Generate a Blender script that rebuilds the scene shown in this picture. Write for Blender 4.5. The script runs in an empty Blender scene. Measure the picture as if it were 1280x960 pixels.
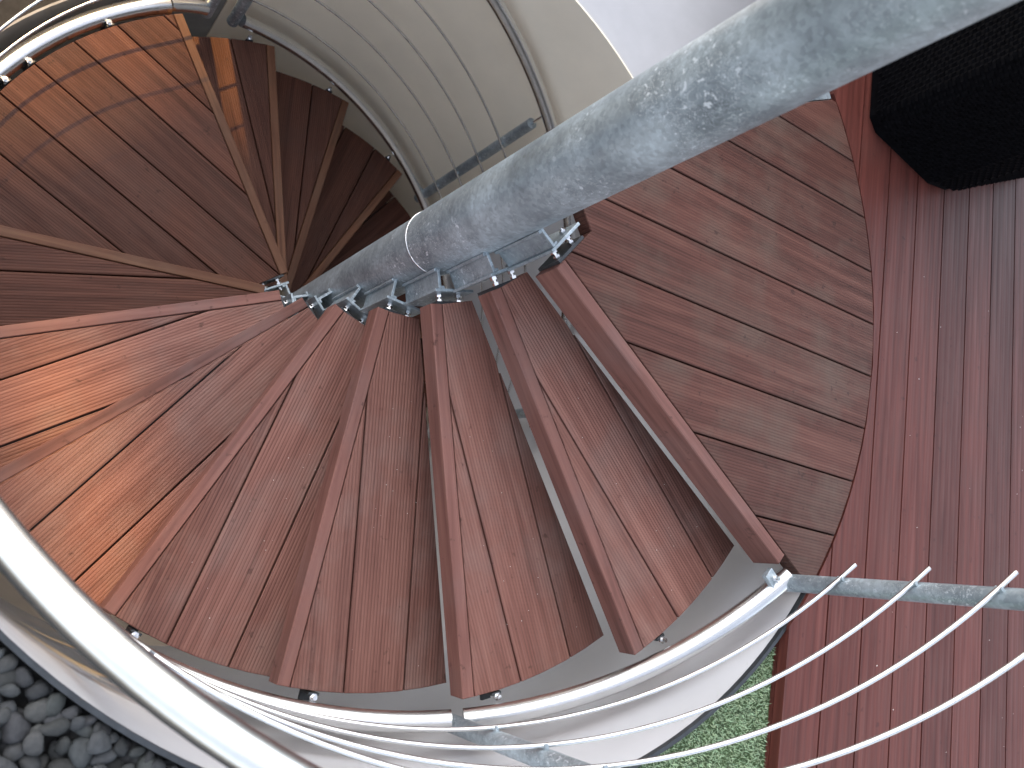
import bpy, bmesh, math, random
from mathutils import Vector, Matrix

sc = bpy.context.scene
S = 1.1                      # metres per stair radius: lengths below are in stair radii unless said otherwise
rad = math.radians
cosd = lambda a: math.cos(rad(a))
sind = lambda a: math.sin(rad(a))

# ------------------------------------------------------------------ camera
cam = bpy.data.cameras.new('camera')
cam.sensor_width = 36.0
cam.lens = 36.0 * 1083.25 / 1280
cam.clip_start = 0.02
cam.clip_end = 3000
co = bpy.data.objects.new('camera', cam)
sc.collection.objects.link(co)
CM = Matrix(((-0.68510, -0.49070, 0.53830), (0.47380, -0.86150, -0.18240), (0.55320, 0.13010, 0.82280)))
cam.dof.use_dof = True; cam.dof.focus_distance = 2.2; cam.dof.aperture_fstop = 4.0
co.matrix_world = Matrix.Translation((1.10237 * S, 0, 1.32176 * S)) @ CM.to_quaternion().normalized().to_matrix().to_4x4()
sc.camera = co

# ------------------------------------------------------------------ sky and sun
SUN_AZ, SUN_EL = -112.0, 50.0
w = bpy.data.worlds.new('World'); sc.world = w; w.use_nodes = True
nt = w.node_tree
sky = nt.nodes.new('ShaderNodeTexSky'); sky.sky_type = 'NISHITA'; sky.sun_disc = False
sky.sun_elevation = rad(SUN_EL); sky.sun_rotation = rad(90 - SUN_AZ)
sky.dust_density = 2.5
hs = nt.nodes.new('ShaderNodeHueSaturation'); hs.inputs['Saturation'].default_value = 0.45   # thin high cloud pales the blue
nt.links.new(sky.outputs[0], hs.inputs['Color']); nt.links.new(hs.outputs[0], nt.nodes['Background'].inputs[0])
nt.nodes['Background'].inputs[1].default_value = 0.15
sd = bpy.data.lights.new('sun', 'SUN'); sd.energy = 2.0; sd.angle = rad(1.1); sd.color = (0.86, 0.48, 0.12)
so = bpy.data.objects.new('sun', sd); sc.collection.objects.link(so)
sdir = Vector((cosd(SUN_AZ) * cosd(SUN_EL), sind(SUN_AZ) * cosd(SUN_EL), sind(SUN_EL)))
so.rotation_euler = sdir.to_track_quat('Z', 'Y').to_euler()
so.location = sdir * 20
vs = sc.view_settings
vs.view_transform = 'Standard'; vs.look = 'None'; vs.gamma = 1.0; vs.use_curve_mapping = False
vs.exposure = 1.75

# ------------------------------------------------------------------ materials
def mat(name):
    m = bpy.data.materials.new(name); m.use_nodes = True
    n = m.node_tree.nodes; l = m.node_tree.links
    return m, n, l, n['Principled BSDF']
def ramp(n, stops):
    r = n.new('ShaderNodeValToRGB')
    e = r.color_ramp.elements
    while len(e) < len(stops): e.new(0.5)
    for i, (p, c) in enumerate(stops):
        e[i].position = p; e[i].color = (*c, 1) if len(c) == 3 else c
    return r
def noise(n, l, vec, scale, detail=4, rough=0.55):
    t = n.new('ShaderNodeTexNoise'); t.inputs['Scale'].default_value = scale
    t.inputs['Detail'].default_value = detail; t.inputs['Roughness'].default_value = rough
    if vec is not None: l.new(vec, t.inputs['Vector'])
    return t
def mix(n, l, a, b, f, mode='MIX'):
    m = n.new('ShaderNodeMix'); m.data_type = 'RGBA'; m.blend_type = mode
    for s, v in ((m.inputs[6], a), (m.inputs[7], b), (m.inputs[0], f)):
        if hasattr(v, 'links'): l.new(v, s)
        elif isinstance(v, (int, float)): s.default_value = v
        else: s.default_value = (*v, 1)
    return m.outputs[2]
def math_(n, l, op, a, b=0.0):
    m = n.new('ShaderNodeMath'); m.operation = op
    for s, v in ((m.inputs[0], a), (m.inputs[1], b)):
        if hasattr(v, 'links'): l.new(v, s)
        else: s.default_value = v
    return m.outputs[0]
def coords(n, l, scale=(1, 1, 1), jitter=True):
    tc = n.new('ShaderNodeTexCoord'); v = tc.outputs['Object']
    if jitter:
        oi = n.new('ShaderNodeObjectInfo')
        cmb = n.new('ShaderNodeCombineXYZ')
        l.new(math_(n, l, 'MULTIPLY', oi.outputs['Random'], 37.0), cmb.inputs[0])
        l.new(math_(n, l, 'MULTIPLY', oi.outputs['Random'], 91.0), cmb.inputs[2])
        a = n.new('ShaderNodeVectorMath'); a.operation = 'ADD'; l.new(v, a.inputs[0]); l.new(cmb.outputs[0], a.inputs[1]); v = a.outputs[0]
    mp = n.new('ShaderNodeMapping'); mp.inputs['Scale'].default_value = scale; l.new(v, mp.inputs['Vector'])
    return mp.outputs[0], tc.outputs['Object']

def wood(name, c_dark, c_mid, c_light, grey, pitch, ridge, rough=0.5, grey_amt=0.5):
    m, n, l, b = mat(name)
    v, raw = coords(n, l)
    st = n.new('ShaderNodeMapping'); st.inputs['Scale'].default_value = (2.2, 42, 42); l.new(v, st.inputs['Vector'])
    g = noise(n, l, st.outputs[0], 1.0, 7, 0.62)
    g.inputs['Distortion'].default_value = 0.6
    r = ramp(n, [(0.28, c_dark), (0.5, c_mid), (0.75, c_light)]); l.new(g.outputs[0], r.inputs[0])
    # board to board difference
    oi = n.new('ShaderNodeObjectInfo')
    hv = n.new('ShaderNodeHueSaturation'); l.new(r.outputs[0], hv.inputs['Color'])
    mr = n.new('ShaderNodeMapRange'); l.new(oi.outputs['Random'], mr.inputs[0]); mr.inputs[3].default_value = 0.78; mr.inputs[4].default_value = 1.2
    l.new(mr.outputs[0], hv.inputs['Value'])
    # weathered grey patches and dark stains
    p1 = noise(n, l, v, 5.0, 5, 0.6)
    pr = ramp(n, [(0.46, (0, 0, 0)), (0.72, (1, 1, 1))]); l.new(p1.outputs[0], pr.inputs[0])
    c1 = mix(n, l, hv.outputs[0], grey, math_(n, l, 'MULTIPLY', pr.outputs[0], grey_amt))
    sp = noise(n, l, v, 30, 3, 0.6)
    sr = ramp(n, [(0.66, (0, 0, 0)), (0.74, (1, 1, 1))]); l.new(sp.outputs[0], sr.inputs[0])
    c2 = mix(n, l, c1, tuple(x * 0.45 for x in c_dark), math_(n, l, 'MULTIPLY', sr.outputs[0], 0.55))
    # fine ribs along the board
    sx = n.new('ShaderNodeSeparateXYZ'); l.new(raw, sx.inputs[0])
    wv = math_(n, l, 'SINE', math_(n, l, 'MULTIPLY', sx.outputs[1], 2 * math.pi / pitch))
    wr = n.new('ShaderNodeMapRange'); l.new(wv, wr.inputs[0]); wr.inputs[1].default_value = -1; wr.inputs[2].default_value = 0.2
    rib = wr.outputs[0]
    dk = mix(n, l, tuple([0.7] * 3), (1, 1, 1), rib)
    c3 = mix(n, l, c2, dk, ridge, 'MULTIPLY')
    l.new(c3, b.inputs['Base Color'])
    rr = n.new('ShaderNodeMapRange'); l.new(g.outputs[0], rr.inputs[0]); rr.inputs[3].default_value = rough + 0.16; rr.inputs[4].default_value = rough - 0.1
    l.new(rr.outputs[0], b.inputs['Roughness'])
    b.inputs['Specular IOR Level'].default_value = 0.22
    h = math_(n, l, 'ADD', math_(n, l, 'MULTIPLY', rib, ridge), math_(n, l, 'MULTIPLY', g.outputs[0], 0.5))
    bp = n.new('ShaderNodeBump'); bp.inputs['Strength'].default_value = 0.55; bp.inputs['Distance'].default_value = 0.002
    l.new(h, bp.inputs['Height']); l.new(bp.outputs[0], b.inputs['Normal'])
    return m

M_TREAD = wood('ribbed_hardwood', (0.112, 0.047, 0.037), (0.198, 0.090, 0.070), (0.262, 0.130, 0.102), (0.22, 0.15, 0.13), 0.0084, 0.6, 0.58)
M_LOW = wood('shaded_hardwood', (0.046, 0.0165, 0.010), (0.082, 0.030, 0.0185), (0.122, 0.049, 0.030), (0.075, 0.038, 0.028), 0.0084, 0.6, 0.58)  # browner lower boards, with the well's shade darkened into the colour
M_LAND = wood('weathered_hardwood', (0.044, 0.0168, 0.0122), (0.078, 0.030, 0.022), (0.118, 0.050, 0.036), (0.098, 0.065, 0.05), 0.0078, 0.6, 0.58, 0.75)
M_NOSE = wood('nosing_hardwood', (0.095, 0.041, 0.033), (0.158, 0.071, 0.057), (0.22, 0.105, 0.083), (0.16, 0.10, 0.09), 0.02, 0.0, 0.5)
M_NOSE_LOW = wood('shaded_nosing', (0.075, 0.030, 0.016), (0.130, 0.056, 0.030), (0.18, 0.085, 0.046), (0.12, 0.07, 0.045), 0.02, 0.0, 0.5)  # browner nosing to go with the shade-darkened lower boards
M_DECK = wood('deck_hardwood', (0.054, 0.0143, 0.0105), (0.090, 0.0245, 0.0185), (0.130, 0.040, 0.0305), (0.083, 0.037, 0.030), 0.0290, 0.30, 0.45, 0.35)

def galv():
    m, n, l, b = mat('galvanised_steel')
    v, raw = coords(n, l)
    vo = n.new('ShaderNodeTexVoronoi'); vo.inputs['Scale'].default_value = 120; l.new(v, vo.inputs['Vector'])
    p = noise(n, l, v, 7, 6, 0.65)
    r = ramp(n, [(0.3, (0.20, 0.238, 0.262)), (0.52, (0.35, 0.405, 0.435)), (0.7, (0.52, 0.60, 0.64))]); l.new(p.outputs[0], r.inputs[0])
    bw = n.new('ShaderNodeSeparateColor'); l.new(vo.outputs['Color'], bw.inputs[0])
    sp = n.new('ShaderNodeMapRange'); l.new(bw.outputs[0], sp.inputs[0]); sp.inputs[3].default_value = 0.78; sp.inputs[4].default_value = 1.12
    cc = n.new('ShaderNodeCombineColor')
    for i in range(3): l.new(sp.outputs[0], cc.inputs[i])
    c1 = mix(n, l, r.outputs[0], cc.outputs[0], 0.8, 'MULTIPLY')
    # pale scuffs and zinc runs
    s1 = noise(n, l, v, 60, 3, 0.5); s1.inputs['Distortion'].default_value = 1.6
    d1 = math_(n, l, 'ABSOLUTE', math_(n, l, 'SUBTRACT', s1.outputs[0], 0.5))
    sc1 = ramp(n, [(0.0, (1, 1, 1)), (0.016, (0, 0, 0))]); l.new(d1, sc1.inputs[0])
    pm = noise(n, l, v, 4.2, 3, 0.6)
    pmr = ramp(n, [(0.44, (0, 0, 0)), (0.58, (1, 1, 1))]); l.new(pm.outputs[0], pmr.inputs[0])
    sf = math_(n, l, 'MULTIPLY', sc1.outputs[0], pmr.outputs[0])
    blob = noise(n, l, v, 85, 2, 0.5)
    br = ramp(n, [(0.64, (0, 0, 0)), (0.68, (1, 1, 1))]); l.new(blob.outputs[0], br.inputs[0])
    sf2 = math_(n, l, 'MAXIMUM', sf, math_(n, l, 'MULTIPLY', br.outputs[0], pmr.outputs[0]))
    c2 = mix(n, l, c1, (0.80, 0.86, 0.9), math_(n, l, 'MULTIPLY', sf2, 0.8))
    l.new(c2, b.inputs['Base Color'])
    b.inputs['Metallic'].default_value = 0.55
    rr = n.new('ShaderNodeMapRange'); l.new(p.outputs[0], rr.inputs[0]); rr.inputs[3].default_value = 0.36; rr.inputs[4].default_value = 0.55
    l.new(rr.outputs[0], b.inputs['Roughness'])
    bp = n.new('ShaderNodeBump'); bp.inputs['Strength'].default_value = 0.25; bp.inputs['Distance'].default_value = 0.002
    l.new(p.outputs[0], bp.inputs['Height']); l.new(bp.outputs[0], b.inputs['Normal'])
    return m
M_GALV = galv()
def plain(name, c, rough=0.5, metal=0.0, nscale=20, var=0.25, bump=0.0, jitter=False):
    m, n, l, b = mat(name)
    v, raw = coords(n, l, jitter=jitter)
    t = noise(n, l, v, nscale, 5, 0.6)
    r = ramp(n, [(0.3, tuple(x * (1 - var) for x in c)), (0.7, tuple(min(1, x * (1 + var)) for x in c))]); l.new(t.outputs[0], r.inputs[0])
    l.new(r.outputs[0], b.inputs['Base Color'])
    b.inputs['Roughness'].default_value = rough; b.inputs['Metallic'].default_value = metal
    if bump:
        bp = n.new('ShaderNodeBump'); bp.inputs['Strength'].default_value = bump; bp.inputs['Distance'].default_value = 0.004
        l.new(t.outputs[0], bp.inputs['Height']); l.new(bp.outputs[0], b.inputs['Normal'])
    return m
M_STEEL = plain('brushed_stainless', (0.72, 0.72, 0.71), 0.27, 1.0, 14, 0.06, 0.04)
M_CHROME = plain('bolt_steel', (0.8, 0.8, 0.8), 0.18, 1.0, 30, 0.05)
M_DARK = plain('dark_steel', (0.05, 0.055, 0.06), 0.45, 0.5, 30, 0.2)
M_WALL = plain('white_render', (0.57, 0.565, 0.57), 0.85, 0.0, 3.0, 0.05, 0.12)
M_WARM_LIT = plain('warm_lit_render', (0.93, 0.84, 0.69), 0.85, 0.0, 3.0, 0.05, 0.12)  # same wall as the white render, warm light put into its colour
M_FLOOR = plain('beige_screed', (0.72, 0.62, 0.50), 0.7, 0.0, 4.0, 0.08, 0.1)
M_TERR = plain('pale_concrete', (0.44, 0.445, 0.465), 0.8, 0.0, 6.0, 0.05, 0.1)
M_DKWALL = plain('dark_render', (0.10, 0.11, 0.10), 0.9, 0.0, 5.0, 0.1, 0.15)
M_SLAB = plain('slab_concrete', (0.30, 0.30, 0.29), 0.9, 0.0, 8.0, 0.15, 0.2)
M_PAVE = plain('slate_paving', (0.09, 0.105, 0.10), 0.6, 0.0, 9.0, 0.25, 0.3, True)
M_BEIGE = plain('bounce_paving', (0.60, 0.52, 0.40), 0.8, 0.0, 7.0, 0.12, 0.2, True)  # unseen far slabs made pale to bounce sun onto the parapet
M_SOIL = plain('dark_bedding', (0.025, 0.025, 0.025), 0.95, 0.0, 30.0, 0.3, 0.4)
M_GROUND = plain('grey_ground', (0.11, 0.115, 0.10), 0.9, 0.0, 1.2, 0.25, 0.3)
M_GRIT = plain('pale_grit', (0.75, 0.72, 0.66), 0.7, 0.0, 50, 0.1)
M_TIMBER = plain('dark_timber', (0.06, 0.03, 0.018), 0.6, 0.0, 12, 0.3, 0.2)

def stone_mat():
    m, n, l, b = mat('basalt_pebble')
    at = n.new('ShaderNodeAttribute'); at.attribute_name = 'tint'
    v, raw = coords(n, l, jitter=False)
    t = noise(n, l, v, 90, 5, 0.65)
    r = ramp(n, [(0.3, (0.7, 0.7, 0.7)), (0.7, (1.25, 1.25, 1.25))]); l.new(t.outputs[0], r.inputs[0])
    l.new(mix(n, l, at.outputs['Color'], r.outputs[0], 1.0, 'MULTIPLY'), b.inputs['Base Color'])
    b.inputs['Roughness'].default_value = 0.75
    bp = n.new('ShaderNodeBump'); bp.inputs['Strength'].default_value = 0.5; bp.inputs['Distance'].default_value = 0.003
    l.new(t.outputs[0], bp.inputs['Height']); l.new(bp.outputs[0], b.inputs['Normal'])
    return m
M_STONE = stone_mat()
def grass_mat():
    m, n, l, b = mat('short_grass')
    at = n.new('ShaderNodeAttribute'); at.attribute_name = 'tint'
    l.new(at.outputs['Color'], b.inputs['Base Color'])
    b.inputs['Roughness'].default_value = 0.6
    return m
M_GRASS = grass_mat()
def weave_mat():
    m, n, l, b = mat('black_weave')
    v, raw = coords(n, l, jitter=False)
    t = noise(n, l, v, 60, 3)
    r = ramp(n, [(0.3, (0.0015, 0.0015, 0.002)), (0.7, (0.004, 0.004, 0.005))]); l.new(t.outputs[0], r.inputs[0])
    l.new(r.outputs[0], b.inputs['Base Color'])
    b.inputs['Roughness'].default_value = 0.5
    b.inputs['Specular IOR Level'].default_value = 0.03
    return m
M_WEAVE = weave_mat()

# ------------------------------------------------------------------ mesh helpers
def empty(name, loc=(0, 0, 0), rz=0.0, parent=None):
    o = bpy.data.objects.new(name, None); sc.collection.objects.link(o)
    o.location = loc; o.rotation_euler = (0, 0, rz); o.empty_display_size = 0.1
    o.parent = parent
    return o
def tag(o, label=None, cat=None, group=None, kind=None):
    for k, v in (('label', label), ('category', cat), ('group', group), ('kind', kind)):
        if v: o[k] = v
    return o
def link(name, me, parent=None, loc=(0, 0, 0), rz=0.0):
    o = bpy.data.objects.new(name, me); sc.collection.objects.link(o)
    o.location = loc; o.rotation_euler = (0, 0, rz); o.parent = parent
    return o
def mesh(name, bm, m, smooth=False):
    me = bpy.data.meshes.new(name); bmesh.ops.recalc_face_normals(bm, faces=bm.faces[:]); bm.to_mesh(me); bm.free()
    me.materials.append(m)
    if smooth:
        for p in me.polygons: p.use_smooth = True
    return me
def smooth_by_angle(me, ang=40):
    for p in me.polygons: p.use_smooth = True
    bm = bmesh.new(); bm.from_mesh(me)
    for e in bm.edges:
        if len(e.link_faces) == 2 and e.calc_face_angle(0) > rad(ang): e.smooth = False
    bm.to_mesh(me); bm.free()
    return me
def clip(poly, a, b, c):          # keep a*x + b*y >= c
    out = []
    for i in range(len(poly)):
        p, q = poly[i], poly[(i + 1) % len(poly)]
        dp, dq = a * p[0] + b * p[1] - c, a * q[0] + b * q[1] - c
        if dp >= 0: out.append(p)
        if dp * dq < 0:
            t = dp / (dp - dq); out.append((p[0] + t * (q[0] - p[0]), p[1] + t * (q[1] - p[1])))
    return out
def dedupe(poly, eps=1e-4):
    out = []
    for p in poly:
        if not out or math.hypot(p[0] - out[-1][0], p[1] - out[-1][1]) > eps: out.append(p)
    if len(out) > 1 and math.hypot(out[0][0] - out[-1][0], out[0][1] - out[-1][1]) < eps: out.pop()
    return out
def area(poly):
    return 0.5 * sum(poly[i][0] * poly[(i + 1) % len(poly)][1] - poly[(i + 1) % len(poly)][0] * poly[i][1] for i in range(len(poly)))
def inset(poly, d):
    N = len(poly)
    def cr(i):
        a, b, c = poly[i - 1], poly[i], poly[(i + 1) % N]
        return (b[0] - a[0]) * (c[1] - b[1]) - (b[1] - a[1]) * (c[0] - b[0])
    if any(cr(i) < -1e-7 for i in range(N)):
        out = []
        for i in range(N):
            a, b, c = Vector(poly[i - 1]), Vector(poly[i]), Vector(poly[(i + 1) % N])
            e1, e2 = (b - a).normalized(), (c - b).normalized()
            n1, n2 = Vector((-e1.y, e1.x)), Vector((-e2.y, e2.x))
            mm = (n1 + n2) / max(0.3, 1 + n1.dot(n2))
            out.append(tuple(b + mm * d))
        return out
    P = list(poly)
    for i in range(len(poly)):
        (x0, y0), (x1, y1) = poly[i], poly[(i + 1) % len(poly)]
        L = math.hypot(x1 - x0, y1 - y0) or 1
        nx, ny = -(y1 - y0) / L, (x1 - x0) / L
        P = clip(P, nx, ny, nx * x0 + ny * y0 + d)
        if len(P) < 3: return None
    return dedupe(P)
def board_bm(poly, z0, z1, ch=0.0):      # metres; convex outline, chamfered top edge
    poly = dedupe(poly)
    if area(poly) < 0: poly = poly[::-1]
    bm = bmesh.new()
    top = inset(poly, ch) if ch else None
    base = [bm.verts.new((x, y, z0)) for x, y in poly]
    mid = [bm.verts.new((x, y, z1 - ch if top else z1)) for x, y in poly]
    bm.faces.new(base[::-1])
    N = len(poly)
    for i in range(N): bm.faces.new((base[i], base[(i + 1) % N], mid[(i + 1) % N], mid[i]))
    if top:
        tv = [bm.verts.new((x, y, z1)) for x, y in top]
        bm.faces.new(tv)
        # stitch chamfer: nearest mapping
        em = [bm.edges.get((mid[i], mid[(i + 1) % N])) for i in range(N)]
        et = [bm.edges.get((tv[i], tv[(i + 1) % len(tv)])) for i in range(len(tv))]
        bmesh.ops.bridge_loops(bm, edges=em + et)
    else: bm.faces.new(mid)
    return bm
def prism_bm(poly, z0, z1):
    bm = bmesh.new(); poly = dedupe(poly)
    if area(poly) < 0: poly = poly[::-1]
    b0 = [bm.verts.new((x, y, z0)) for x, y in poly]; b1 = [bm.verts.new((x, y, z1)) for x, y in poly]
    bm.faces.new(b0[::-1]); bm.faces.new(b1)
    for i in range(len(poly)): bm.faces.new((b0[i], b0[(i + 1) % len(poly)], b1[(i + 1) % len(poly)], b1[i]))
    return bm
def box_bm(x0, x1, y0, y1, z0, z1, bev=0.0, bm=None):
    own = bm or bmesh.new()
    r = bmesh.ops.create_cube(own, size=1.0)
    bmesh.ops.scale(own, vec=(x1 - x0, y1 - y0, z1 - z0), verts=r['verts'])
    bmesh.ops.translate(own, vec=((x0 + x1) / 2, (y0 + y1) / 2, (z0 + z1) / 2), verts=r['verts'])
    if bev:
        es = list({e for v in r['verts'] for e in v.link_edges})
        bmesh.ops.bevel(own, geom=es, offset=bev, segments=1, affect='EDGES')
    return own
def cyl_bm(p0, p1, r, seg=12, bm=None, r2=None):
    own = bm or bmesh.new()
    p0, p1 = Vector(p0), Vector(p1); d = p1 - p0
    mt = Matrix.Translation((p0 + p1) / 2) @ d.to_track_quat('Z', 'Y').to_matrix().to_4x4()
    bmesh.ops.create_cone(own, cap_ends=True, segments=seg, radius1=r, radius2=r if r2 is None else r2, depth=d.length, matrix=mt)
    return own
def tube_bm(pts, r, seg=16):
    bm = bmesh.new(); rings = []
    pts = [Vector(p) for p in pts]
    for i, p in enumerate(pts):
        t = (pts[min(i + 1, len(pts) - 1)] - pts[max(i - 1, 0)]).normalized()
        s = t.cross(Vector((0, 0, 1))).normalized(); u = s.cross(t)
        rings.append([bm.verts.new(p + r * (math.cos(a) * s + math.sin(a) * u)) for a in (2 * math.pi * j / seg for j in range(seg))])
    for a, b in zip(rings, rings[1:]):
        for j in range(seg): bm.faces.new((a[j], a[(j + 1) % seg], b[(j + 1) % seg], b[j]))
    bm.faces.new(rings[0][::-1]); bm.faces.new(rings[-1])
    return bm
def sector_poly(r0, r1, a0, a1, n):
    return [(r1 * cosd(a0 + (a1 - a0) * i / n), r1 * sind(a0 + (a1 - a0) * i / n)) for i in range(n + 1)] + \
           [(r0 * cosd(a1 - (a1 - a0) * i / n), r0 * sind(a1 - (a1 - a0) * i / n)) for i in range(n + 1)]
def sector_bm(r0, r1, a0, a1, z0, z1, n=24):      # in stair radii, as a quad strip
    bm = bmesh.new(); rows = []
    for i in range(n + 1):
        a = a0 + (a1 - a0) * i / n
        rows.append([bm.verts.new((r * cosd(a) * S, r * sind(a) * S, z * S)) for r, z in ((r0, z0), (r1, z0), (r1, z1), (r0, z1))])
    for p, q in zip(rows, rows[1:]):
        for j in range(4): bm.faces.new((p[j], p[(j + 1) % 4], q[(j + 1) % 4], q[j]))
    bm.faces.new(rows[0]); bm.faces.new(rows[-1][::-1])
    return bm
def scl(poly): return [(x * S, y * S) for x, y in poly]

# ------------------------------------------------------------------ stair numbers (stair radii, degrees)
H = 0.16153                     # rise
A = 20.1                        # turn of one tread
PSI = 101.64                    # front edge of the top landing
POLE_R = 0.0745
def front_angle(k): return PSI - A * k if k <= 7 else PSI - A * 7 - 60.0 - A * (k - 8)
NT = 15                         # the floor is the fifteenth level
Z_FLOOR = -NT * H
Z_COURT = -8 * H - 0.03

# ================================================================== SETTING
tag(link('ground', mesh('ground', sector_bm(1.30, 700, 0, 360, Z_COURT - 0.30, Z_COURT - 0.27, 72), M_GROUND)), kind='structure')
tag(link('stairwell_floor', mesh('stairwell_floor', prism_bm(scl([(1.3 * cosd(i * 6), 1.3 * sind(i * 6)) for i in range(60)]), (Z_FLOOR - 0.2) * S, Z_FLOOR * S), M_FLOOR)), kind='structure')
tag(link('roof_slab', mesh('roof_slab', sector_bm(1.130, 3.6, -20, 178, -0.30, -0.075, 60), M_SLAB)), kind='structure')
tag(link('terrace', mesh('terrace', sector_bm(1.130, 4.5, -181, -114, Z_COURT - 0.26, -0.615, 30), M_TERR)), kind='structure')

# courtyard paving in front of the half landing: separate slabs on a bed
yard = tag(link('courtyard', mesh('courtyard', sector_bm(1.130, 4.5, -113.6, -20.5, Z_COURT - 0.26, Z_COURT - 0.05, 30), M_SOIL)), kind='structure')
rng = random.Random(4)
for i in range(-6, 9):
    for j in range(0, 7):
        x0, y1 = -0.9 + i * 0.42, -1.0 - j * 0.42
        c = [(x0, y1), (x0 + 0.41, y1), (x0 + 0.41, y1 - 0.41), (x0, y1 - 0.41)]
        if min(math.hypot(*p) for p in c) < 1.18 or max(math.hypot(*p) for p in c) > 4.4: continue
        am = math.degrees(math.atan2(c[0][1] + c[2][1], c[0][0] + c[2][0]))
        if not -110 < am < -26: continue
        link('slab', mesh('slab', board_bm(scl(c), (Z_COURT - 0.05) * S, (Z_COURT + rng.uniform(-0.003, 0.003)) * S, 0.003), M_PAVE if math.hypot(c[0][0] + 0.2, c[0][1] - 0.2) < 1.95 else M_BEIGE), yard)

# round well wall: high side under the roof terrace, low far side, opening at the half landing
ww = empty('stairwell_wall', (0, 0, Z_FLOOR * S))
tag(ww, 'white rendered round wall curving around the spiral stair', 'wall')
def wall_part(name, a0, a1, z0, z1, n, m=None):
    m = m or M_WALL
    o = link(name, smooth_by_angle(mesh(name, sector_bm(1.122, 1.1285, a0, a1, z0, z1, n), m)), ww, (0, 0, -Z_FLOOR * S)); return o
wall_part('wall_lining', -44, 180, Z_FLOOR, -0.026, 80)
wall_part('parapet', -179.9, -113.2, Z_FLOOR, -0.60, 40, M_WARM_LIT)
wall_part('sill', -113.0, -44.2, Z_FLOOR, Z_COURT - 0.01, 30, M_SLAB)
link('edging_strip', mesh('edging_strip', sector_bm(1.1208, 1.1290, -43.9, 133, -0.0257, -0.0135, 80), M_DARK), ww, (0, 0, -Z_FLOOR * S))

# unseen slab on posts, added to keep sun off the upper treads and deck
L2 = (cosd(SUN_AZ + 90), sind(SUN_AZ + 90)); A2 = (cosd(SUN_AZ), sind(SUN_AZ))
def ws(wv, s): return ((wv * L2[0] + s * A2[0]) * S, (wv * L2[1] + s * A2[1]) * S)
ZR = 9.0
can = empty('sun_blocker', (*ws(0, 7), Z_COURT * S)); hl = tuple(-x for x in can.location)
tag(can, 'pale flat slab on slim posts, added out of frame to block the sun', 'sun_blocker')
tq = math.tan(rad(SUN_EL))
se = lambda q: (ZR - q) / tq
edge = [(-2.7, se(2.9)), (1.5, se(2.9)), (1.5, se(1.2)), (0.83, se(0.6)), (0.77, se(0.02)), (0.60, se(-0.02)), (0.60, se(-1.08)), (0.86, se(-1.12)), (0.84, se(0.58)), (1.5, se(1.0)), (1.5, se(-1.9)), (0.58, se(-1.98)), (0.2, se(-2.25)), (-0.4, se(-2.32)), (-1.3, se(-2.4)), (-2.7, se(-2.6))]
link('roof', mesh('roof', prism_bm([ws(*e) for e in edge], ZR * S + 0.002, (ZR + 0.10) * S), M_WALL), can, hl)  # added slab; its notches shape the sunlit patches on the treads
for wv, sv in ((-2.5, se(2.7)), (-2.5, se(-2.3)), (1.35, se(2.7)), (1.35, se(-1.7))):
    x, y = ws(wv, sv)
    link('post', mesh('post', cyl_bm((x, y, (Z_COURT - 0.03) * S), (x, y, ZR * S), 0.06, 16), M_GALV), can, hl)

gw = tag(link('sky_blocker', smooth_by_angle(mesh('sky_blocker', sector_bm(3.55, 3.65, -113, -22, Z_COURT - 0.06, 0.55, 50), M_DKWALL))), 'dark curved wall added round the courtyard to cut low sky light', 'wall')  # added wall, mostly out of view, to darken the half landing

# ------------------------------------------------------------------ deck: boards running past the round opening
DD = (cosd(43.6), sind(43.6)); DN = (-DD[1], DD[0])
DECK_R = 1.124; N0 = 0.880; BW = 0.1325
deck = tag(empty('deck', (0, 0, 0)), kind='structure')
def dw(d, nn): return ((d * DD[0] + nn * DN[0]), (d * DD[1] + nn * DN[1]))
def deck_board(poly):
    me = mesh('board', prism_bm([(x * S, y * S) for x, y in poly], -0.034, -0.006), M_DECK)
    o = link('board', me, deck, (0, 0, 0), rad(43.6))
    return o
g = 0.0028
for i in range(16):
    a, b = N0 + i * BW + g, N0 + (i + 1) * BW - g
    dl, dr = -3.2, 1.7
    if a < DECK_R:
        # cut the round opening out of the board
        arc = lambda sgn: [(sgn * math.sqrt(max(DECK_R ** 2 - q * q, 0)), q) for q in (a + (min(b, DECK_R) - a) * t / 10 for t in range(11))]
        if b < DECK_R:
            R_ = arc(1); deck_board([(dr, b), (dr, a)][::-1] + [p for p in R_[::-1]])
            L_ = arc(-1); deck_board([(dl, b), (dl, a)] + L_)
        else:
            R_ = arc(1); L_ = arc(-1)
            deck_board([(dl, a)] + L_ + R_[::-1][1:] + [(dr, a), (dr, b), (dl, b)])
    else: deck_board([(dl, a), (dr, a), (dr, b), (dl, b)])
# bearers below the boards
for i in range(9):
    d = -3.1 + i * 0.6
    if abs(d) < 0.75: continue
    p = [dw(d, N0 + 0.01), dw(d + 0.05, N0 + 0.01), dw(d + 0.05, N0 + 16 * BW), dw(d, N0 + 16 * BW)]
    link('bearer', mesh('bearer', prism_bm(scl(p), -0.075 * S, -0.0345), M_TIMBER), deck)
link('fascia', mesh('fascia', prism_bm(scl([dw(0.70, N0 + 0.002), dw(1.7, N0 + 0.002), dw(1.7, N0 + 0.02), dw(0.70, N0 + 0.02)]), -0.0745 * S, -0.036), M_DECK), deck)

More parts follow.
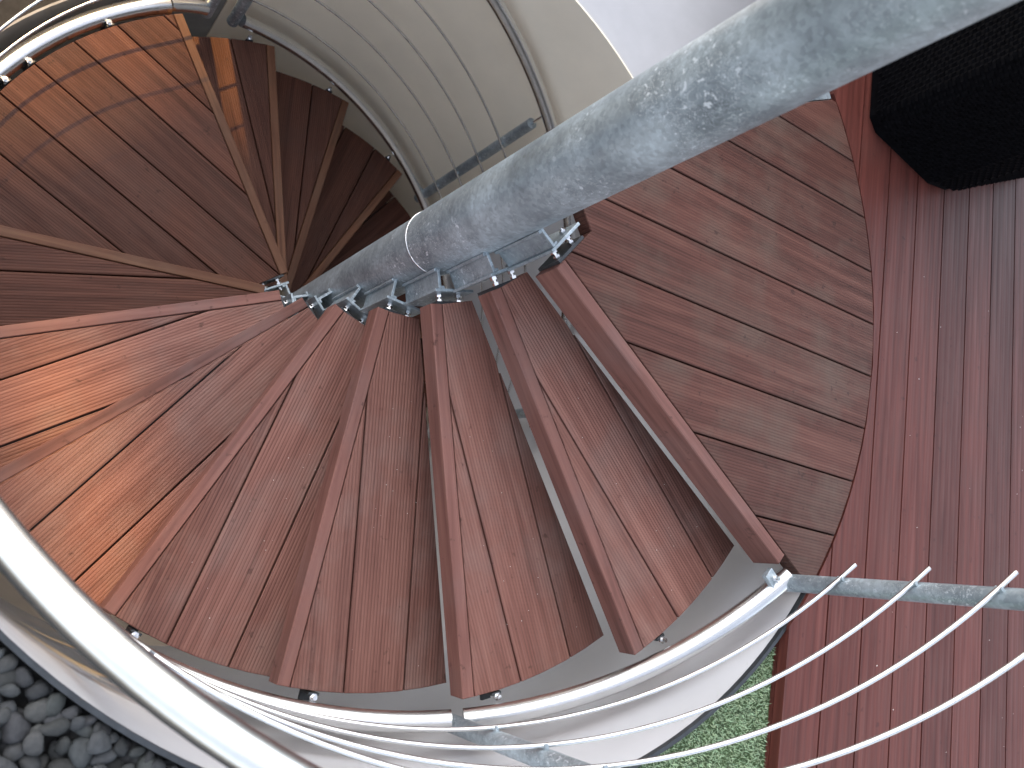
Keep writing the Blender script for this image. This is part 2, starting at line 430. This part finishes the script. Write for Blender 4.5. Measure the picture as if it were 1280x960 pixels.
# ------------------------------------------------------------------ gravel and lawn strips on the roof
tag(link('gravel_bed', mesh('gravel_bed', sector_bm(1.130, 3.5, -19, 46, -0.074, -0.062, 40), M_SOIL)), kind='structure')
def soup(name, verts, faces, tints, m, parent=None, smooth=False):
    me = bpy.data.meshes.new(name); me.from_pydata(verts, [], faces); me.materials.append(m)
    at = me.color_attributes.new('tint', 'FLOAT_COLOR', 'POINT')
    at.data.foreach_set('color', [c for t in tints for c in (*t, 1.0)])
    if smooth: me.polygons.foreach_set('use_smooth', [True] * len(me.polygons))
    me.update(); return link(name, me, parent)
tb = bmesh.new(); bmesh.ops.create_icosphere(tb, subdivisions=2, radius=1.0)
IV = [v.co.copy() for v in tb.verts]; IF = [tuple(v.index for v in f.verts) for f in tb.faces]; tb.free()
rng = random.Random(11)
verts, faces, tints = [], [], []
placed = []
def pebble(x, y, z, s):
    e = Matrix.Rotation(rng.uniform(0, 6.3), 3, 'Z') @ Matrix.Rotation(rng.uniform(-0.5, 0.5), 3, 'X') @ Matrix.Diagonal((s * rng.uniform(0.9, 1.25), s * rng.uniform(0.75, 1.0), s * rng.uniform(0.5, 0.72)))
    ph = [rng.uniform(0, 6.3) for _ in range(6)]
    cuts = [(Vector((rng.gauss(0, 1), rng.gauss(0, 1), rng.gauss(0, 1))).normalized(), rng.uniform(0.5, 0.85)) for _ in range(9)]
    tv = rng.uniform(0.022, 0.058); t = (tv * rng.uniform(0.9, 1.0), tv, tv * rng.uniform(0.93, 1.06))
    b = len(verts)
    for v in IV:
        q = v.copy()
        for cn, cd in cuts:
            dd = q.dot(cn)
            if dd > cd: q -= cn * (dd - cd) * 0.85
        q *= 1 + 0.06 * math.sin(3 * v.x + ph[0]) + 0.05 * math.sin(4 * v.y + ph[1])
        q = e @ q; verts.append((x + q.x, y + q.y, z + q.z)); tints.append(t)
    faces.extend(tuple(b + i for i in f) for f in IF)
sp = 0.0345
for layer in (0, 1, 2):
    for iy in range(-12, 60):
        for ix in range(-2, 40):
            if layer == 2 and rng.random() < 0.5: continue
            x = 0.75 + (ix + 0.5 * (iy % 2) + 0.33 * layer + rng.uniform(-0.22, 0.22)) * sp
            y = (iy * 0.87 + 0.33 * layer + rng.uniform(-0.22, 0.22)) * sp
            r = math.hypot(x, y); a = math.degrees(math.atan2(y, x))
            s = rng.choice((0.014, 0.017, 0.019, 0.021, 0.024))
            if not (-6 < a < 44 and 1.1305 * S + s * 0.8 < r < 1.62 * S): continue
            pebble(x, y, (-0.048, -0.030, -0.020)[layer] * S + rng.uniform(-0.003, 0.003), s)
for lay in (0, 1):
    a = -5.0
    while a < 43.5:
        s = rng.choice((0.011, 0.014, 0.017)); r = 1.1305 * S + s * rng.uniform(0.85, 1.15)
        pebble(r * cosd(a), r * sind(a), (-0.040, -0.026)[lay] * S, s); a += math.degrees(s * 1.75 / r)
tag(soup('gravel', verts, faces, tints, M_STONE, smooth=True), 'dark grey basalt pebbles filling the roof strip beside the wall', 'gravel', kind='stuff')

tag(link('lawn', mesh('lawn', sector_bm(1.130, 3.4, 46.5, 112, -0.072, -0.042, 40), plain('turf_soil', (0.035, 0.06, 0.02), 0.95, 0, 25, 0.4, 0.4))), kind='structure')
verts, faces, tints = [], [], []
rng = random.Random(21)
for _ in range(80000):
    a = rng.uniform(60, 100); r = math.sqrt(rng.uniform(1.130 ** 2, 1.90 ** 2))
    x, y = r * cosd(a), r * sind(a)
    if x * DN[0] + y * DN[1] > N0 - 0.004: continue
    hh = rng.uniform(0.006, 0.014); th = rng.uniform(0, 6.3); wd = rng.uniform(0.0008, 0.0016)
    lx, ly = rng.gauss(0, 0.007), rng.gauss(0, 0.007)
    b = len(verts); z = -0.046 * S
    X, Y = x * S, y * S; cx, cy = math.cos(th) * wd, math.sin(th) * wd
    verts += [(X - cx, Y - cy, z), (X + cx, Y + cy, z), (X + lx * 0.4 + cx * 0.7, Y + ly * 0.4 + cy * 0.7, z + hh * 0.6), (X + lx * 0.4 - cx * 0.7, Y + ly * 0.4 - cy * 0.7, z + hh * 0.6), (X + lx, Y + ly, z + hh)]
    faces += [(b, b + 1, b + 2, b + 3), (b + 3, b + 2, b + 4)]
    t = rng.uniform(0.75, 1.2); c = (0.40 * t * rng.uniform(0.9, 1.12), 0.53 * t, 0.33 * t)
    tints += [c] * 5
tag(soup('grass', verts, faces, tints, M_GRASS), 'short green grass between the round wall and the deck edge', 'grass', kind='stuff')

# ================================================================== STAIRCASE
stair = empty('spiral_staircase', (0, 0, Z_FLOOR * S))
tag(stair, 'galvanised spiral staircase with reddish hardwood treads and steel railing', 'staircase')
UP = (0, 0, -Z_FLOOR * S)
def part(name, me): return link(name, me, stair, UP)

# centre pole: lower tube, sleeve with a weld bead, cap
def tube_solid(r, z0, z1, seg=48):
    return smooth_by_angle(mesh('pole', cyl_bm((0, 0, z0 * S), (0, 0, z1 * S), r * S, seg), M_GALV), 50)
pole = part('centre_pole', tube_solid(POLE_R - 0.0008, Z_FLOOR, -0.36))
link('sleeve', tube_solid(POLE_R + 0.001, -0.358, 2.3), pole)
def bead(z, r, t):
    pts = [(r * S * math.cos(a), r * S * math.sin(a), z * S) for a in (2 * math.pi * i / 48 for i in range(49))]
    return mesh('weld_bead', tube_bm(pts, t, 8), M_STEEL, True)
link('weld_bead', bead(-0.359, POLE_R + 0.0006, 0.0022), pole)
bp_ = mesh('base_plate', cyl_bm((0, 0, Z_FLOOR * S), (0, 0, Z_FLOOR * S + 0.012), 0.16 * S, 32), M_GALV)
link('base_plate', bp_, pole)

# shared tread meshes. Local frame: x along the front edge, y towards the back (uphill), z = 0 at the top face
FY = -0.045; SY = -0.0165; TH = 0.036; NTH = 0.052
def arc_pts(r, a0, a1, n): return [(r * cosd(a0 + (a1 - a0) * i / n), r * sind(a0 + (a1 - a0) * i / n)) for i in range(n + 1)]
def make_boards(name, region, ang, offsets, m, gap=0.0042, ch=0.0018, th=TH):
    """cut a convex region (radii) into boards along direction ang; offsets are distances across"""
    dx, dy = cosd(ang), sind(ang); nx, ny = -dy, dx
    out = []
    lim = [-9] + sorted(offsets) + [9]
    for a, b in zip(lim, lim[1:]):
        p = clip(region, nx, ny, a + gap / 2); p = clip(p, -nx, -ny, -(b - gap / 2)) if len(p) > 2 else p
        p = dedupe(p)
        if len(p) < 3 or abs(area(p)) < 2e-4: continue
        q = [((x * dx + y * dy) * S, (-x * dy + y * dx) * S) for x, y in p]
        out.append((mesh(name, board_bm(q, -th * S, 0, ch), m), rad(ang)))
    return out
def region(span, rout, xin, yin):
    a0 = math.degrees(math.asin((SY + 0.002) / rout))
    n = max(6, int((span - a0) / 3.5))
    return [(xin, SY + 0.002)] + arc_pts(rout, a0, span, n) + [(xin * 0.93, yin)]
def nosing(rout, xin=0.15, th=NTH, m=None):
    p = [(xin, FY)] + arc_pts(rout, math.degrees(math.asin(FY / rout)), math.degrees(math.asin((SY - 0.0003) / rout)), 2) + [(xin, SY - 0.0003)]
    return mesh('nosing', board_bm(scl(p), -th * S, 0.001, 0.0022), m or M_NOSE)

slope = 10.75
def off(u, v):                     # across-distance of the groove through (u, -v)
    return -sind(slope) * u + cosd(slope) * (-v)
T_REG = region(A + 0.40, 1.0, 0.15, 0.063)
T_BOARDS = make_boards('board', T_REG, slope, [off(0.985, -0.104), off(0.973, -0.2475)], M_TREAD)
T_NOSE = nosing(1.0)
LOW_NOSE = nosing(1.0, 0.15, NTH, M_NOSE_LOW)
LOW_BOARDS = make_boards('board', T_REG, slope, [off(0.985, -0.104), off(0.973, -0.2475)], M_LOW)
L_REG = region(60.0, 1.0, 0.15, 0.075)
def offs(ang, pts): return [(-sind(ang) * u + cosd(ang) * (-v)) for u, v in pts]
l0 = offs(30, [(0.711, -0.155)])[0]
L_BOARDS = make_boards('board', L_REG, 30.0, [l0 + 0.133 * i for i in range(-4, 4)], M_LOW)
T0_REG = region(69.3, 1.113, 0.15, 0.075)[:-1] + [(-0.055, 0.165), (0.15, 0.082)]
t0 = offs(34.1, [(0.152, -0.012)])[0]
T0_BOARDS = make_boards('board', T0_REG, 34.1, [t0 + 0.1424 * i for i in range(-5, 6)], M_LAND)
T0_NOSE = nosing(1.0, 0.15, 0.074)
# steel carrier below the boards (the tread part itself) with the plate at its inner end
def carrier(span, rin, rout):
    bm = prism_bm(scl([(0.152, -0.010)] + arc_pts(rout - 0.03, 0, span - 2.0, max(4, int(span / 5))) + [(0.152, 0.05)]), -(TH + 0.012) * S, -TH * S - 0.0006)
    box_bm(0.143 * S, 0.1495 * S, -0.028 * S, 0.060 * S, -0.075 * S, -0.004 * S, 0, bm)
    return mesh('tread', bm, M_DARK)
C_T, C_L, C_0 = carrier(A, 0.15, 1.0), carrier(60, 0.15, 1.0), carrier(69.3, 0.15, 1.113)
# hub bracket: radial web, outer flange and small inner flange, open towards the back
def bracket_mesh():
    bm = bmesh.new()
    z0, z1 = -0.157 * S, 0.004 * S
    t = 0.0066 * S
    box_bm(0.070 * S, 0.1155 * S, -0.0235 * S, -0.0235 * S + t, z0, z1, 0.0008, bm)
    box_bm(0.1157 * S, 0.1157 * S + t, -0.032 * S, 0.066 * S, z0, z1, 0.0008, bm)
    box_bm(0.0705 * S, 0.0775 * S, -0.031 * S, -0.0238 * S, z0, z1 - 0.0005, 0.0008, bm)
    box_bm(0.1095 * S, 0.1153 * S, -0.0236 * S + t, -0.008 * S, z0, z1 - 0.0007, 0.0008, bm)
    return mesh('hub_bracket', bm, M_GALV)
BR = bracket_mesh()
def bolt_mesh():
    bm = cyl_bm((0.105 * S, 0, 0), (0.1425 * S, 0, 0), 0.0042, 10)
    cyl_bm((0.1233 * S, 0, 0), (0.1305 * S, 0, 0), 0.0095, 6, bm)
    cyl_bm((0.1365 * S, 0, 0), (0.1425 * S, 0, 0), 0.0090, 6, bm)
    cyl_bm((0.109 * S, 0, 0), (0.1153 * S, 0, 0), 0.0088, 6, bm)
    return mesh('bolt', bm, M_CHROME)
BOLT = bolt_mesh()
def clip_mesh():
    bm = box_bm(0.975 * S, 1.026 * S, -0.012 * S, 0.012 * S, -(TH + 0.02) * S, -(TH + 0.0125) * S, 0.0006)
    box_bm(1.003 * S, 1.009 * S, -0.012 * S, 0.012 * S, -(TH + 0.0124) * S, -0.002 * S, 0.0006, bm)
    return mesh('rail_clip', bm, M_DARK)
CLIP = clip_mesh()
CLIP0 = mesh('rail_clip', box_bm(0.992 * S, 1.030 * S, -0.016 * S, 0.012 * S, -0.016 * S, -0.004 * S, 0.0006), M_GALV)
CBOLT = mesh('bolt', cyl_bm((1.0125 * S, 0, 0.001), (1.0125 * S, 0, 0.011), 0.0055, 8, cyl_bm((1.0125 * S, 0, -0.004), (1.0125 * S, 0, 0.001), 0.0095, 6)), M_CHROME)

def make_tread(k):
    t = rad(front_angle(k)); z = -k * H * S
    if k == 0: cr, bs, ns, clips = C_0, T0_BOARDS, T0_NOSE, (-4.4,)
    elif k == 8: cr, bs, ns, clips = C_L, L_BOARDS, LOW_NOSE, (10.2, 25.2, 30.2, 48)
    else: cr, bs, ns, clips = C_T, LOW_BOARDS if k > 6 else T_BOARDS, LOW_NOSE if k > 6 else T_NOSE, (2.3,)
    name = 'landing' if k in (0, 8) else 'tread'
    o = link(name, cr, stair, (0, 0, z - Z_FLOOR * S), t)
    for me, a in bs: link('board', me, o, (0, 0, 0), a)
    link('nosing', ns, o)
    for a in clips:
        link('rail_clip', CLIP0 if k == 0 else CLIP, o, (0, 0, 0), rad(a)); link('bolt', CBOLT, o, (0, 0, 0), rad(a))
    b = link('hub_bracket', BR, stair, (0, 0, z - Z_FLOOR * S), t)
    for y in (-0.010, 0.040): link('bolt', BOLT, b, (0, y * S, -0.022 * S))
    return o, b
for k in range(NT): 
    o, b = make_tread(k)
    if k == 0:
        o['label'] = 'weathered fan-shaped top landing of grey-brown boards'; top_landing = o
        # galvanised angle along the back edge of the top landing, and a second flange at the hub
        a = 69.5
        e0, e1 = Vector((-0.055, 0.165)), Vector((1.108 * cosd(69.5), 1.108 * sind(69.5))); ed = (e1 - e0).normalized(); en = Vector((-ed.y, ed.x))
        e0 = e0 + ed * 0.30
        p = [e0 + en * 0.002, e1 + en * 0.002, e1 + en * 0.034, e0 + en * 0.034]
        link('edge_angle', mesh('edge_angle', prism_bm(scl(p), -0.045 * S, -0.008 * S), M_GALV), o)
    if k == 8: o['label'] = 'wide half landing of parallel boards, lit orange at its rim'

# ------------------------------------------------------------------ rails follow the pitch, level along the half landing
def base_z(az):
    k1 = (PSI - az) / A; flat = -8 * H - 0.03
    if az > PSI - A * (flat / -H): return -k1 * H
    k2 = 8 + (front_angle(8) - az) / A
    return min(flat, -k2 * H)
hand_dz = lambda a: 1.03 if a > 0 else max(0.915, 1.03 + 0.115 * a / 100)
def rail(a0, a1, r, dz, tr, seg=14, step=2.0, name='rail', m=None):
    n = int(abs(a1 - a0) / step) + 1
    pts = []
    for i in range(n + 1):
        a = a0 + (a1 - a0) * i / n
        z = sum(base_z(a + d) for d in (-6, -3, 0, 3, 6)) / 5
        if a > PSI - 9: z = base_z(a)
        pts.append((r * cosd(a) * S, r * sind(a) * S, (z + (dz(a) if callable(dz) else dz)) * S))
    me = mesh(name, tube_bm(pts, tr * S, seg), m or M_STEEL); smooth_by_angle(me, 50)
    return part(name, me)
A_END = front_angle(14) - 8
rail(99.4, 58.9, 1.040, 0.018, 0.0220, name='stringer')
rail(57.6, -58, 1.040, 0.018, 0.0220, name='stringer')
rail(-58.2, -100.3, 1.040, 0.010, 0.0265, name='stringer')
rail(-100.5, -107.2, 1.040, 0.018, 0.0220, name='stringer')
rail(-114.6, A_END, 1.040, 0.018, 0.0220, name='stringer')
for dz in (0.17, 0.335, 0.50, 0.66): rail(101.0, A_END, 1.027, dz, 0.0046, 10, name='infill_rod')
rail(101.5, A_END - 2, 1.058, hand_dz, 0.0222, 20, name='handrail')
def post(az, top=0.83, r=1.052, low=-0.03):
    z = base_z(az)
    x, y = r * cosd(az) * S, r * sind(az) * S
    me = smooth_by_angle(mesh('post', cyl_bm((x, y, (z + low) * S), (x, y, (z + top) * S), 0.0195 * S, 20), M_GALV), 50)
    o = part('post', me)
    for dz in (0.17, 0.335, 0.50, 0.66):
        bm = box_bm(1.024 * S, 1.036 * S, -0.004 * S, 0.004 * S, (z + dz - 0.007) * S, (z + dz + 0.007) * S, 0.0005)
        link('rod_tab', mesh('rod_tab', bm, M_GALV), o, (0, 0, 0), rad(az))
    pin = mesh('pin', cyl_bm((x, y, (z + top) * S), (1.056 * cosd(az) * S, 1.056 * sind(az) * S, (z + hand_dz(az) - 0.012) * S), 0.006, 10), M_CHROME)
    link('pin', pin, o)
for a in (98.7, 58.2, 17.5, -23, -62, -108.2, -113.6, -169, A_END + 2): post(a)

# ================================================================== black woven lounge base on the deck
lg = empty('woven_lounger', (*[c * S for c in dw(-1.2, 1.5)], -0.006), rad(43.6))
tag(lg, 'black woven outdoor lounger base standing on the red deck behind the pole', 'lounger')
def lp(pts): return [((d + 1.2) * S, (nn - 1.5) * S) for d, nn in pts]
OUT = [(-2.1, 1.02), (-0.69, 1.03), (-0.655, 1.06), (-0.612, 1.32), (-0.63, 1.41), (-0.70, 1.53), (-0.90, 1.88), (-1.1, 2.05), (-2.1, 2.05)]
link('body', mesh('body', prism_bm(lp(OUT), 0.03, 0.78 * S), M_WEAVE), lg)
cx, cy = -1.4, 1.5
link('plinth', mesh('plinth', prism_bm(lp([(cx + (d - cx) * 0.985, cy + (q - cy) * 0.98) for d, q in OUT]), 0.0, 0.0295), M_WEAVE), lg)
link('rim', mesh('rim', prism_bm(lp([(cx + (d - cx) * 1.006, cy + (q - cy) * 1.01) for d, q in OUT]), 0.78 * S + 0.0005, 0.80 * S), M_WEAVE), lg)
link('cushion', mesh('cushion', board_bm(lp([(cx + (d - cx) * 0.96, cy + (q - cy) * 0.95) for d, q in OUT]), 0.80 * S + 0.0005, 0.86 * S, 0.012), M_DARK), lg)
# woven strands on the upright faces: horizontal bands with over-under bumps, one mesh per face
def weave(p, q, h0, h1, name='weave_panel'):
    bm = bmesh.new(); p, q = Vector((*p, 0)), Vector((*q, 0)); L = (q - p).length; t = (q - p) / L; nrm = Vector((t.y, -t.x, 0))
    nx = max(1, int(L / 0.016)); nz = int((h1 - h0) / 0.011)
    for j in range(nz):
        for i in range(nx):
            x0, x1 = L * i / nx, L * (i + 1) / nx; z0 = h0 + (h1 - h0) * j / nz + 0.001; z1 = h0 + (h1 - h0) * (j + 1) / nz - 0.001
            o = 0.006 if (i + j) % 2 else 0.002
            a = [p + t * x0 + nrm * 0.001, p + t * (x0 + x1) / 2 + nrm * o, p + t * x1 + nrm * 0.001]
            v = [[bm.verts.new((u.x, u.y, z)) for u in a] for z in (z0, z1)]
            for s in (0, 1): bm.faces.new((v[0][s], v[0][s + 1], v[1][s + 1], v[1][s]))
    me = mesh(name, bm, M_WEAVE); o = link(name, me, lg); o['kind'] = 'stuff'
po = lp(OUT)
for i in range(len(po) - 2): weave(po[i], po[i + 1], 0.032, 0.775 * S)

# ================================================================== grit scattered on boards
verts, faces, tints = [], [], []
rng = random.Random(5)
def chip(x, y, z, s):
    b = len(verts); th = rng.uniform(0, 6.3)
    for dx, dy, dz in ((-1, 0, 0), (0, -0.6, 0), (1, 0, 0), (0, 0.6, 0), (0, 0, 0.7)):
        verts.append((x + s * (dx * math.cos(th) - dy * math.sin(th)), y + s * (dx * math.sin(th) + dy * math.cos(th)), z + s * dz)); tints.append((0.75, 0.72, 0.66))
    faces.extend([(b, b + 1, b + 4), (b + 1, b + 2, b + 4), (b + 2, b + 3, b + 4), (b + 3, b, b + 4), (b + 3, b + 2, b + 1, b)])
for _ in range(26):
    d = rng.uniform(-0.35, 1.2); nn = rng.uniform(1.17, 1.9); x, y = dw(d, nn)
    chip(x * S, y * S, -0.0055, rng.uniform(0.0012, 0.0026))
for k in (1, 2, 3, 4):
    for _ in range(14):
        a = front_angle(k) + rng.uniform(3, 17); r = rng.uniform(0.35, 0.97)
        chip(r * cosd(a) * S, r * sind(a) * S, -k * H * S + 0.0005, rng.uniform(0.0008, 0.0016))
go = soup('grit', verts, faces, tints, M_GRIT)
tag(go, 'tiny pale grit crumbs scattered over the deck and treads', 'grit', kind='stuff')
